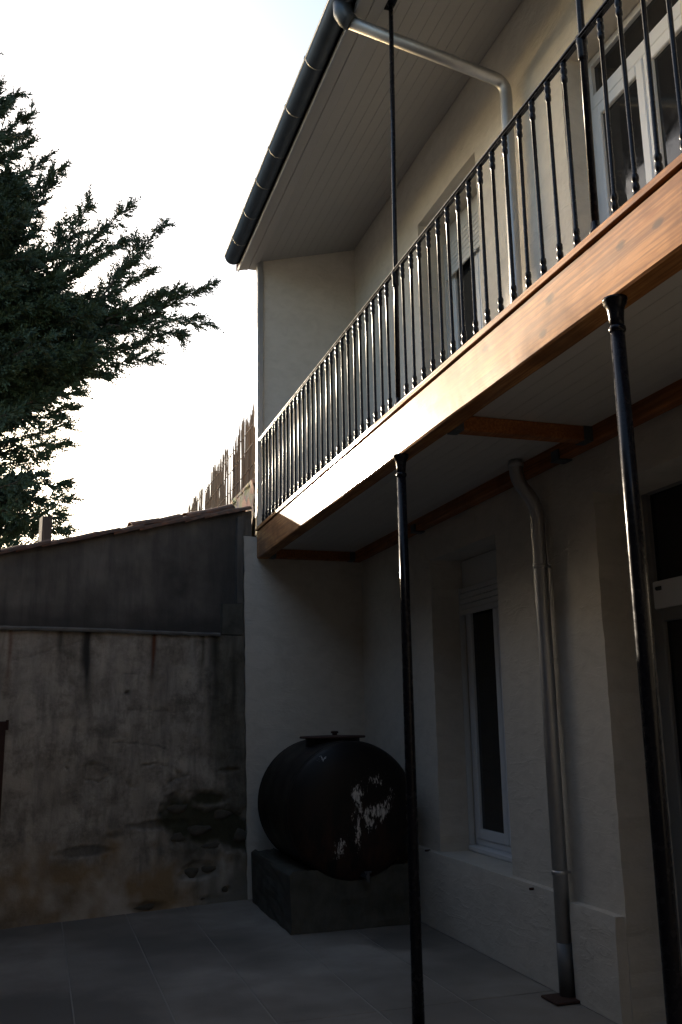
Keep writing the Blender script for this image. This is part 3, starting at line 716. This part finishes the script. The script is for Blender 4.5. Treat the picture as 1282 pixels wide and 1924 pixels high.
def prism(u0, u1, z0a, z0b, z1a, z1b, o0, o1):
    """box in wall space; bottom z0a->z0b, top z1a->z1b from u0 to u1, offsets o0 (front) to o1 (back)"""
    v = [W3(u0, z0a, o0), W3(u1, z0b, o0), W3(u1, z1b, o0), W3(u0, z1a, o0), W3(u0, z0a, o1), W3(u1, z0b, o1), W3(u1, z1b, o1), W3(u0, z1a, o1)]
    return v, [(0, 1, 2, 3), (5, 4, 7, 6), (4, 0, 3, 7), (1, 5, 6, 2), (3, 2, 6, 7), (4, 5, 1, 0)]
part('wall_core', prism(U0, 2.13, -.02, -.02, 2.355, 2.355, .06, .42), M['gable'], out)
# exposed stones inside the holes of the plaster
for q, (px, py, sx, sz) in enumerate(((362, 1640, .07, .045), (395, 1633, .08, .03), (372, 1690, .08, .035), (405, 1692, .05, .03), (425, 1672, .035, .025), (275, 1706, .09, .03), (335, 1520, .10, .045), (375, 1560, .12, .05), (420, 1530, .10, .05), (455, 1570, .08, .06), (335, 1575, .08, .04), (400, 1590, .10, .03), (450, 1525, .06, .03))):
    u, z = wallhit((px, py)); r = random.Random(q); vs = []; fs = []
    n = 10
    for ring, (s_, o_) in enumerate(((1.0, .045), (.92, .022), (.6, .012))):
        for k in range(n):
            a = 2 * math.pi * k / n; rr = s_ * (1 + .18 * math.sin(3 * a + q) + r.uniform(-.12, .12))
            vs.append(W3(u + sx * rr * math.cos(a), z + sz * rr * math.sin(a), o_ + r.uniform(-.003, .003)))
    for ring in range(2):
        for k in range(n): fs.append((ring * n + k, ring * n + (k + 1) % n, (ring + 1) * n + (k + 1) % n, (ring + 1) * n + k))
    fs.append(tuple(2 * n + k for k in range(n)))
    part('stone', (vs, fs), M['lichen'], ow, W3(u, z, .02), smooth=True)
# ledge and dark gable above it
zr = lambda u: 3.00 + (u + .235) * .2605            # roof verge line
gu = np.linspace(U0, 2.015, 100); gk = np.linspace(0, 1, 40)
GU, GK = np.meshgrid(gu, gk); GZ_ = 2.36 + (zr(GU) - 2.36) * GK
go = (fbm(GU.shape, (9, 12), 81, 4) - .5) * .02 + .035
V = np.stack([PA[0] + PT[0] * GU + PN[0] * go, PA[1] + PT[1] * GU + PN[1] * go, GZ_], -1).reshape(-1, 3)
nu = len(gu); ii = (np.arange(39)[:, None] * nu + np.arange(nu - 1)[None, :]).ravel()
gw = part('gable_wall', (V, np.stack([ii, ii + 1, ii + nu + 1, ii + nu], -1).tolist()), M['gable'], out, smooth=True)
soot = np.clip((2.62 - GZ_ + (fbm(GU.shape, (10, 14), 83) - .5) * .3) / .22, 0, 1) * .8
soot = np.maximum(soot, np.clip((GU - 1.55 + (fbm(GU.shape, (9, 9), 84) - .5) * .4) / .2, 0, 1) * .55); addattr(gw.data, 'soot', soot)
part('gable_core', prism(U0, 2.13, 2.36, 2.36, zr(U0) - .01, zr(2.13) - .01, .06, 3.6), M['gable'], out)
lv = []; n = 60
for k in range(n + 1):
    u = U0 + (1.77 - U0) * k / n; d_ = random.uniform(-.004, .004)
    for (o_, z_) in ((-.035 + d_, 2.352 + d_), (-.04 + d_, 2.370), (-.03 + d_, 2.384 + d_), (.055, 2.392), (.055, 2.350)): lv.append(W3(u, z_ + .004 * math.sin(u * 3), o_))
lf = [(k * 5 + j, (k + 1) * 5 + j, (k + 1) * 5 + (j + 1) % 5, k * 5 + (j + 1) % 5) for k in range(n) for j in range(5)] + [(0, 1, 2, 3, 4), tuple(n * 5 + j for j in range(5))[::-1]]
part('ledge', (lv, lf), M['ledge'], out)
part('corner_pier', prism(1.80, 2.017, 2.37, 2.37, 2.655, 2.665, -.012, .05), M['cradle'], out)
part('drain_strip', prism(1.95, 2.013, 2.668, 2.668, zr(1.95) - .06, zr(2.013) - .06, -.008, .05), M['gable'], out)
# verge tiles
def tile_mesh(name, L, w_, r0, r1, th=.014):
    n = 6; V = []; F = []
    for (x, r) in ((-L / 2, r0), (L / 2, r1)):
        for s in (0, 1):
            for k in range(n + 1):
                a = math.pi * k / n; rr = r - th * s; V.append((x, -rr * math.cos(a), rr * .55 * math.sin(a)))
    m_ = n + 1
    for k in range(n):
        F += [(k, k + 1, 2 * m_ + k + 1, 2 * m_ + k), (m_ + k + 1, m_ + k, 3 * m_ + k, 3 * m_ + k + 1), (k + 1, k, m_ + k, m_ + k + 1), (2 * m_ + k, 2 * m_ + k + 1, 3 * m_ + k + 1, 3 * m_ + k)]
    F += [(0, 2 * m_, 3 * m_, m_), (n, m_ + n, 3 * m_ + n, 2 * m_ + n)]
    return mesh(name, V, F, M['tile'])
tms = [tile_mesh('roof_tile', .30, .2, .085, .10), tile_mesh('roof_tile', .28, .2, .10, .085)]
ang = math.atan2(PT[1], PT[0]); sl_ = math.atan(.2605)
for row in range(7):
    u = U0 + .12; k = 0
    while u < 1.98:
        o_ = .07 + row * .19
        z = zr(u) - .012 + random.uniform(-.006, .008) + (.012 if row else 0)
        t = inst('roof_tile', tms[k % 2 if row == 0 else 0], out, W3(u, z, o_), (random.uniform(-.07, .07), -sl_ + random.uniform(-.05, .03) - .05, ang + random.uniform(-.04, .04)))
        u += .215 + random.uniform(-.015, .015); k += 1
u = wallhit((258, 998))[0]
while u < 1.84:                                   # second loose course near the house
    inst('roof_tile', tms[k % 2], out, W3(u + .1, zr(u + .1) + .030 + random.uniform(-.008, .010), .10), (random.uniform(-.08, .08), -sl_ + random.uniform(-.05, .05), ang + random.uniform(-.06, .06)))
    u += .20 if random.random() < .8 else .33; k += 1
ua, _ = wallhit((77, 1035), .25); ub, zt_ = wallhit((99, 971), .25)
ch = part('chimney', joinG(prism(ua, ub, zr(ua) - .1, zr(ub) - .1, zt_, zt_ + .004, .25, .37)), M['gable'], out)
ua, _ = wallhit((106, 1035), .25); ub, zt_ = wallhit((131, 1023), .25)
part('loose_block', prism(ua, ub, zr(ua) - .06, zr(ub) - .06, zt_, zt_ - .01, .25, .40), M['gable'], out)
# rusty gate at the left edge of the courtyard
ug, zg = wallhit((9, 1360))
gt = thing('iron_gate', 'rusty iron gate edge at the far left of the old wall', 'gate', W3(ug - .5, 0, -.06))
part('gate_post', prism(ug - .05, ug, .002, .002, zg + .02, zg + .02, -.055, -.035), M['rust'], gt)
part('gate_sheet', prism(ug - 1.0, ug - .052, .05, .05, zg - .02, zg - .02, -.05, -.042), M['rust'], gt)
part('hinge', tube([W3(ug + .012, zg - .05, -.045), W3(ug + .012, zg + .03, -.045)], .012, 8), M['rust'], gt)
part('gate_rail', prism(ug - 1.0, ug - .052, zg - .2, zg - .2, zg - .16, zg - .16, -.062, -.0505), M['rust'], gt)

# ------------------------------------------------------------------ terrace wall and reed screen behind the house
tw = thing('terrace_wall', 'sunlit rubble stone wall below the reed screen', 'wall', (2.1, 11.5, 0))
ny, nz2 = 160, 60
yv = np.linspace(9.07, 15.5, ny); zv = np.linspace(0, 3.97, nz2)
bb = (fbm((nz2, ny), (3, 5), 91, 3) - .5) * .10
V = [(2.0 + bb[k, i], yv[i], zv[k] + (bb[k, i] * .4 if k == nz2 - 1 else 0)) for k in range(nz2) for i in range(ny)]
F = [(k * ny + i, (k + 1) * ny + i, (k + 1) * ny + i + 1, k * ny + i + 1) for k in range(nz2 - 1) for i in range(ny - 1)]
n = len(V); V += [(2.30, yv[i], zv[-1] + .02) for i in range(ny)]
F += [((nz2 - 1) * ny + i, n + i, n + i + 1, (nz2 - 1) * ny + i + 1) for i in range(ny - 1)]
part('face', (V, F), M['stone'], tw)
part('core', box(2.08, 7.8, 9.07, 15.5, 0, 3.90), M['stone'], tw)
part('coping', long_beam(1.985, 2.24, 9.07, 15.5, 3.955, 4.005, 92, .012, .012), M['stone'], tw)
rs = thing('reed_screen', 'ragged brown reed screen on top of the terrace wall', 'screen', (2.1, 11.5, 4.0))
def reeds(y0, y1, zbase, ztop, gap=0.0, seed=0, step=.0085):
    r = random.Random(seed); V = []; F = []; y = y0
    while y < y1:
        if r.random() > gap:
            x = 2.015 + r.uniform(-.012, .02); rr = r.uniform(.003, .006); h = ztop + .045 + r.uniform(-.07, .06) + .05 * math.sin(y * 9 + seed); lx, ly = r.uniform(-.015, .015), r.uniform(-.025, .025)
            n = len(V)
            for (zz_, s, dx, dy) in ((zbase, 1, 0, 0), (h, .6, lx, ly)):
                for a in (0.5, 2.6, 4.7): V.append((x + dx + rr * s * math.cos(a), y + dy + rr * s * math.sin(a), zz_))
            F += [(n, n + 1, n + 4, n + 3), (n + 1, n + 2, n + 5, n + 4), (n + 2, n, n + 3, n + 5), (n + 3, n + 4, n + 5)]
        y += step * r.uniform(.6, 1.5)
    return V, F
for (a, b, zt_, gp) in ((9.07, 10.15, 4.72, .0), (10.20, 10.62, 4.62, .62), (10.62, 11.15, 4.69, .12), (11.17, 11.75, 4.66, .08), (11.85, 12.15, 4.60, .05), (12.42, 12.65, 4.68, .1), (12.85, 13.5, 4.62, .03), (13.5, 15.4, 4.60, .02)):
    p_ = part('reed_panel', reeds(a, b, 3.99, zt_, gp, int(a * 100), .0065), M['reed'], rs, (2.1, (a + b) / 2, 4.0)); p_['kind'] = 'stuff'
for z in (4.15, 4.38, 4.58):
    part('wire', tube([(1.998, 9.07, z), (1.997, 12, z - .02), (1.998, 15.4, z)], .004, 6), M['rust'], rs)
for y in (9.3, 10.4, 11.8, 13.2, 15.2):
    part('stake', tube([(2.06, y, 3.99), (2.06, y, 4.62)], .014, 8), M['bark'], rs)

# ------------------------------------------------------------------ cypress beyond the outbuilding
TY = 28.0
tr = thing('cypress_tree', 'large dark cypress with feathery boughs rising behind the old outbuilding', 'tree', (-3.2, TY, 0))
trunk_x = hit((-95, 900), 1, TY)[0]
WL[tr.name] = Vector((trunk_x, TY, 0)); tr.location = WL[tr.name]
part('trunk', tube([(trunk_x, TY, -.05), (trunk_x - .1, TY, 6), (trunk_x + .1, TY + .1, 14), (trunk_x, TY, 19.5), (trunk_x + .05, TY, 22.6)], [.55, .42, .3, .15, .03], 14), M['bark'], tr, smooth=True)
LV = []; LF = []; BV = []; BF = []
trr = random.Random(99)
def blade(p, d, L, wdt):
    """a narrow scale-leaf shoot: two thin triangles crossed"""
    d = d.normalized(); s = d.cross(Vector((trr.uniform(-1, 1), trr.uniform(-1, 1), trr.uniform(-1, 1)))).normalized() * wdt
    n = len(LV); m_ = p + d * L * .45
    LV.extend((tuple(p), tuple(m_ + s), tuple(p + d * L), tuple(m_ - s))); LF.append((n, n + 1, n + 2, n + 3))
def spray(p, d, L, dens=1.0):
    """feathery flat shoot of side blades along one axis"""
    d = d.normalized(); side = d.cross(Vector((trr.uniform(-.4, .4), 1, trr.uniform(-.4, .4)))).normalized()
    n = max(4, int(L / .042 * dens))
    blade(p, d, L, L * .07)
    for k in range(n):
        t = (k + .5) / n; q = p + d * L * t + Vector((0, 0, -.03 * t * L))
        sg = 1 if k % 2 else -1
        dd = d * trr.uniform(.75, 1.15) + side * sg * trr.uniform(.35, .85) + Vector((trr.uniform(-.25, .25), trr.uniform(-.35, .35), trr.uniform(-.25, .2)))
        blade(q, dd, L * (1 - t * .55) * trr.uniform(.32, .55), .018 + L * .020)
def bough(a, b, up_=.0, thick=.05, width=.9, dens=1.0, bare=.12):
    a, b = Vector(a), Vector(b); L = (b - a).length; n = max(5, int(L / .28))
    pts = []
    wv = Vector((trr.uniform(-.1, .1), trr.uniform(-.3, .3), trr.uniform(-.08, .08))) * L * .25
    for k in range(n + 1):
        t = k / n; p = a.lerp(b, t) + Vector((0, 0, -up_ * math.sin(math.pi * t) * L)) + wv * math.sin(math.pi * t); pts.append(p)
    v, f = tube(pts, [max(.006, thick * (1 - .93 * k / n)) for k in range(n + 1)], 5)
    m_ = len(BV); BV.extend(v); BF.extend(tuple(i + m_ for i in q) for q in f)
    for k in range(n + 1):
        t = k / n
        if t < bare: continue
        ax = (pts[min(k + 1, n)] - pts[max(k - 1, 0)]).normalized()
        reach = width * (1 - .82 * t) * (.55 + .45 * min(1, t / .3))
        for s in range(max(2, int(5.5 * dens))):
            th = trr.uniform(0, 2 * math.pi)
            rad = Vector((math.cos(th) * .8, math.sin(th), math.sin(th + 1.2) * .7))
            rad = (rad - ax * rad.dot(ax)); rad.normalize()
            d = (ax * trr.uniform(.7, 1.4) + rad * trr.uniform(.35, 1.0) + Vector((0, 0, trr.uniform(-.35, .3)))).normalized()
            Lb = reach * trr.uniform(.45, 1.0)
            p0 = pts[k] + ax * trr.uniform(-.15, .15)
            # twig with sprays
            m2 = max(2, int(Lb / .16))
            vt, ft = tube([p0, p0 + d * Lb * .8], [.009, .003], 3, False); m_ = len(BV); BV.extend(vt); BF.extend(tuple(i + m_ for i in q) for q in ft)
            for j in range(m2):
                u = (j + .6) / m2
                dd = d + Vector((trr.uniform(-.6, .6), trr.uniform(-.7, .7), trr.uniform(-.5, .5)))
                spray(p0 + d * Lb * u, dd, trr.uniform(.26, .56))
    spray(pts[-1], pts[-1] - pts[-2], .38, 1.2)
def P(px, py, dy=0): return hit((px, py), 1, TY + dy)
def B(ax_, ay, bx, by, dy=None, **kw):
    dy = trr.uniform(-1.2, 1.2) if dy is None else dy
    bough(P(ax_, ay, 0), P(bx, by, dy), **kw)
B(-95, 250, -6, 160, 0, width=.5); B(-95, 300, 30, 184, width=.5); B(-95, 320, 52, 218, width=.6); B(-90, 300, 45, 255, width=.6); B(-90, 330, 42, 276, width=.6)
B(-95, 430, 84, 300, width=1.0, up_=.02); B(-95, 470, 108, 322, width=.7); B(-95, 480, 92, 352, width=1.0); B(-95, 520, 72, 388, width=1.0); B(-95, 540, 64, 436, width=1.0)
B(-60, 620, 234, 396, 0, width=1.15, up_=.06, thick=.09, bare=.3); B(110, 495, 165, 388, 0, width=.5, thick=.02); B(80, 505, 118, 420, 0, width=.5, thick=.02); B(120, 500, 246, 452, .3, width=.75, up_=-.03, thick=.03)
B(-40, 640, 160, 505, width=1.2); B(-40, 620, 190, 480, width=1.0)
B(-40, 700, 304, 424, .5, width=.85, up_=.12, thick=.11, bare=.3); B(190, 560, 276, 512, .4, width=.6, thick=.03); B(200, 545, 262, 470, .4, width=.5, thick=.02)
B(-40, 690, 392, 538, -.5, width=1.15, up_=.04, thick=.10, bare=.3); B(200, 600, 330, 548, -.4, width=.8, thick=.03); B(240, 600, 384, 606, -.6, width=.8, up_=-.03, thick=.03); B(200, 610, 340, 628, -.6, width=.8, thick=.03); B(150, 600, 290, 560, width=.9, thick=.04)
B(-60, 720, 285, 640, width=1.2, up_=-.02, thick=.08); B(-60, 740, 276, 672, -.8, width=1.1, up_=-.02); B(-60, 700, 240, 655, .8, width=1.2); B(60, 640, 220, 610, width=1.0, thick=.04); B(60, 600, 200, 570, width=1.1, thick=.04)
B(-60, 760, 188, 706, width=.8); B(-60, 770, 150, 690, width=1.1); B(-80, 800, 140, 738, width=.8); B(-80, 820, 128, 770, width=.7); B(-80, 850, 108, 802, width=.7); B(-80, 870, 112, 832, width=.6)
B(-80, 890, 78, 862, width=.6); B(-80, 925, 118, 906, width=.5); B(-80, 950, 124, 938, width=.5); B(-80, 975, 112, 966, width=.45); B(-80, 1000, 116, 994, width=.45); B(-80, 1040, 62, 1022, width=.6); B(-80, 1010, 70, 985, width=.6); B(-80, 940, 66, 890, width=.7)
for k in range(30):      # the dense shelf of foliage carrying the long boughs
    x = trr.uniform(0, 235); y = trr.uniform(500 + x * .25, 690 - x * .12)
    B(x - trr.uniform(120, 200), y + trr.uniform(10, 70), x, y, trr.uniform(-1.8, 1.8), width=1.2, dens=1.0, up_=trr.uniform(-.05, .06))
for k in range(58):      # inner mass between and behind the named boughs
    y = trr.uniform(330, 780); ext = np.interp(y, [300, 420, 500, 560, 650, 720, 780], [20, 40, 110, 210, 220, 120, 80])
    B(-95, y + trr.uniform(30, 110), trr.uniform(-10, ext), y, trr.uniform(-2.2, 2.2), width=1.25, dens=.95)
for k in range(30):
    y = trr.uniform(740, 1040); B(-95, y + 40, trr.uniform(-20, 60), y, trr.uniform(-2, 2), width=.8, dens=.8)
for k in range(26):      # far side and an unseen left side kept short to let the sun past
    z = 5 + k * .55; a = trr.uniform(1.8, 4.4); L = trr.uniform(1.0, 1.9) * (1.25 - k * .03)
    bough((trunk_x, TY, z), (trunk_x + math.cos(a) * L, TY + math.sin(a) * L, z + L * .4), width=.8, dens=.6)
for k in range(60):      # unseen upper left crown, added to shade the upper facade from the low sun
    z = trr.uniform(11.2, 16.5); a = trr.uniform(2.3, 4.0); L = trr.uniform(2.2, 5.2) * (1 - (z - 11) * .05)
    bough((trunk_x, TY, z - .5), (trunk_x + math.cos(a) * L, TY + math.sin(a) * L * .6, z + L * .12), width=1.2, dens=.9, bare=.25)
for k in range(14):
    z = 16.5 + k * .42; a = trr.uniform(-3.1, 3.1); L = (23.2 - z) * .22
    bough((trunk_x, TY, z), (trunk_x + math.cos(a) * L, TY + math.sin(a) * L, z + L * .7), width=.8, dens=.8)
tw_ = part('branches', (BV, BF), M['bark'], tr)
cw = part('crown', (LV, LF), M['leaf'], tr)

# ------------------------------------------------------------------ invented blocks outside the frame, added to keep skylight off the courtyard
def block(name, label, x0, x1, y0, y1, h, doors, rise=1.6):
    t = thing(name, label, 'light blocker', ((x0 + x1) / 2, (y0 + y1) / 2, 0))
    part('wall', box(x0, x1, y0, y1, 0, h), M['rend2'], t)
    part('roof', ([(x0 - .05, y0 - .05, h), (x1 + .05, y0 - .05, h), (x1 + .05, y1 + .05, h), (x0 - .05, y1 + .05, h), ((x0 + x1) / 2, y0 - .05, h + rise), ((x0 + x1) / 2, y1 + .05, h + rise)],
                  [(0, 3, 2, 1), (0, 4, 5, 3), (1, 2, 5, 4), (0, 1, 4), (3, 5, 2)]), M['bounceroof'], t)
    for d_ in doors: part('door', box(*d_, .01), M['rust'], t)
    return t
block('shade_block_left', 'added unseen dark block shading the left of the courtyard', -5.0, -.62, -5.5, 8.1, 5.2, [(-.65, -.60, 2.0, 2.95, .005, 2.1)], .2)
block('shade_block_far_left', 'added unseen block cutting skylight from left of the outbuilding', -9.5, -2.7, 8.9, 14.0, 5.6, [(-2.72, -2.67, 10.0, 10.95, .005, 2.1)], .6)
block('shade_block_rear', 'added unseen block shading the courtyard from behind the viewpoint', -6.5, 9.0, -10.5, -6.0, 6.8, [(0, 1, -6.03, -5.97, .005, 2.1)])
